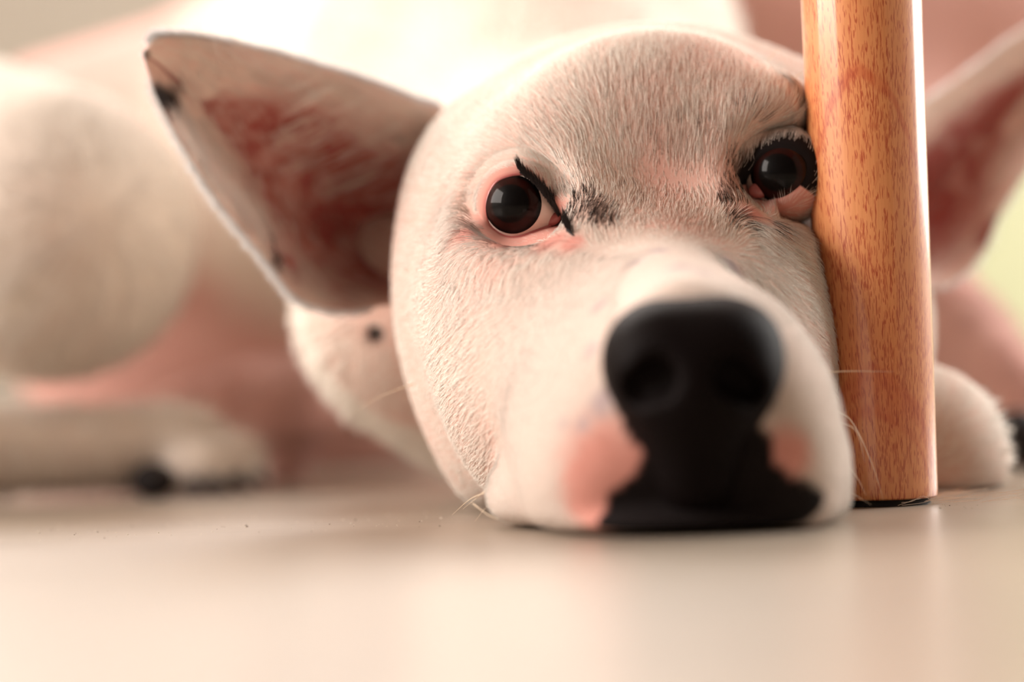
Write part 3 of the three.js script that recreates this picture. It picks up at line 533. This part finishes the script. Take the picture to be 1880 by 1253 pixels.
whisker([1545, 860, 0.60], [1560, 900, 0.60], [1600, 928, 0.60]);
whisker([1440, 155, 0.655], [1465, 138, 0.65], [1490, 120, 0.645]);
whisker([1402, 124, 0.67], [1415, 105, 0.665], [1432, 86, 0.66]);
whisker([760, 705, 0.66], [700, 728, 0.66], [640, 765, 0.66]);
const clawMat = new THREE.MeshStandardMaterial({ color: new THREE.Color().setRGB(0.008, 0.005, 0.005), roughness: 0.5 });
const padMat = new THREE.MeshStandardMaterial({ color: new THREE.Color().setRGB(0.010, 0.006, 0.006), roughness: 0.8 });
function claw(pts) { tube(pts.map((q) => P(...q)), (t) => 0.0034 * (1 - 0.75 * t), 'claw', clawMat, dog, 12); }
claw([[470, 872, 0.896], [482, 884, 0.893], [488, 892, 0.893]]);
claw([[432, 880, 0.876], [450, 890, 0.872], [466, 897, 0.870]]);
claw([[388, 886, 0.866], [408, 895, 0.862], [425, 900, 0.862]]);
claw([[350, 888, 0.862], [368, 897, 0.858], [382, 902, 0.858]]);
function pad(px, py, d, rx, ry, rz, mat = padMat) { const g = new THREE.SphereGeometry(1, 24, 16), c = P(px, py, d); g.scale(rx, ry, rz); g.translate(c.x, Math.max(c.y, ry + 0.0003), c.z); named('paw_pad', g, mat, dog); }
pad(282, 893, 0.868, 0.0085, 0.0068, 0.007);
pad(1868, 832, 0.872, 0.0120, 0.0110, 0.010);
pad(1752, 705, 0.938, 0.0048, 0.0075, 0.004, new THREE.MeshStandardMaterial({ color: new THREE.Color().setRGB(0.30, 0.05, 0.035), roughness: 0.8 }));
shadows(dog);

// ------------------------------------------------------------------ on the floor
{
  const r = mulberry(5), g = new THREE.IcosahedronGeometry(1, 0), spots = [];
  for (let k = 0; k < 150; k++) { const left = r() < 0.75, px = left ? 60 + r() * 760 : 1700 + r() * 180, d = 0.60 + r() * 0.09 + (r() < 0.2 ? 0.1 * r() : 0), p = P(px, 900, d); spots.push([p.x, p.z, 0.00008 + 0.00022 * r() * r()]); }
  const im = new THREE.InstancedMesh(g, new THREE.MeshStandardMaterial({ color: 0xffffff, roughness: 0.9 }), spots.length), m = new THREE.Matrix4(), c = new THREE.Color();
  spots.forEach(([x, z, s], i) => { m.makeScale(s * (1 + r()), s * 0.7, s).setPosition(x, s * 0.6, z); im.setMatrixAt(i, m); im.setColorAt(i, r() < 0.3 ? c.setRGB(0.12, 0.07, 0.04) : c.setRGB(0.9, 0.85, 0.75)); });
  im.name = 'dust_specks'; im.userData = { kind: 'stuff', label: 'tiny specks of dust scattered on the floor', category: 'dust' }; im.castShadow = im.receiveShadow = true; scene.add(im);
  const strands = [];
  for (let k = 0; k < 46; k++) {
    const near = k < 30, a = P(near ? 1620 + r() * 130 : 1720 + r() * 130, 930, 0.615 + r() * 0.05), len = 0.006 + 0.016 * r(), th = (near ? -0.35 : -0.1) + r() * 0.8, bend = (r() - 0.5) * 0.008, y = 0.0004 + r() * 0.0012;
    const pts = [0, 0.35, 0.7, 1].map((t) => V(a.x + Math.cos(th) * len * t, y + 0.0025 * r() * t, a.z - Math.sin(th) * len * t * 0.6 + bend * t * t));
    strands.push(new THREE.TubeGeometry(new THREE.CatmullRomCurve3(pts), 10, 0.00005, 3, false));
  }
  const hs = named('shed_hairs', mergeGeometries(strands), new THREE.MeshStandardMaterial({ color: 0xe8cdb4, roughness: 0.6 })); hs.userData = { kind: 'stuff', label: 'loose shed dog hairs gathered around the foot of the table leg', category: 'dog hair' }; shadows(hs);
}
renderer.render(scene, camera);
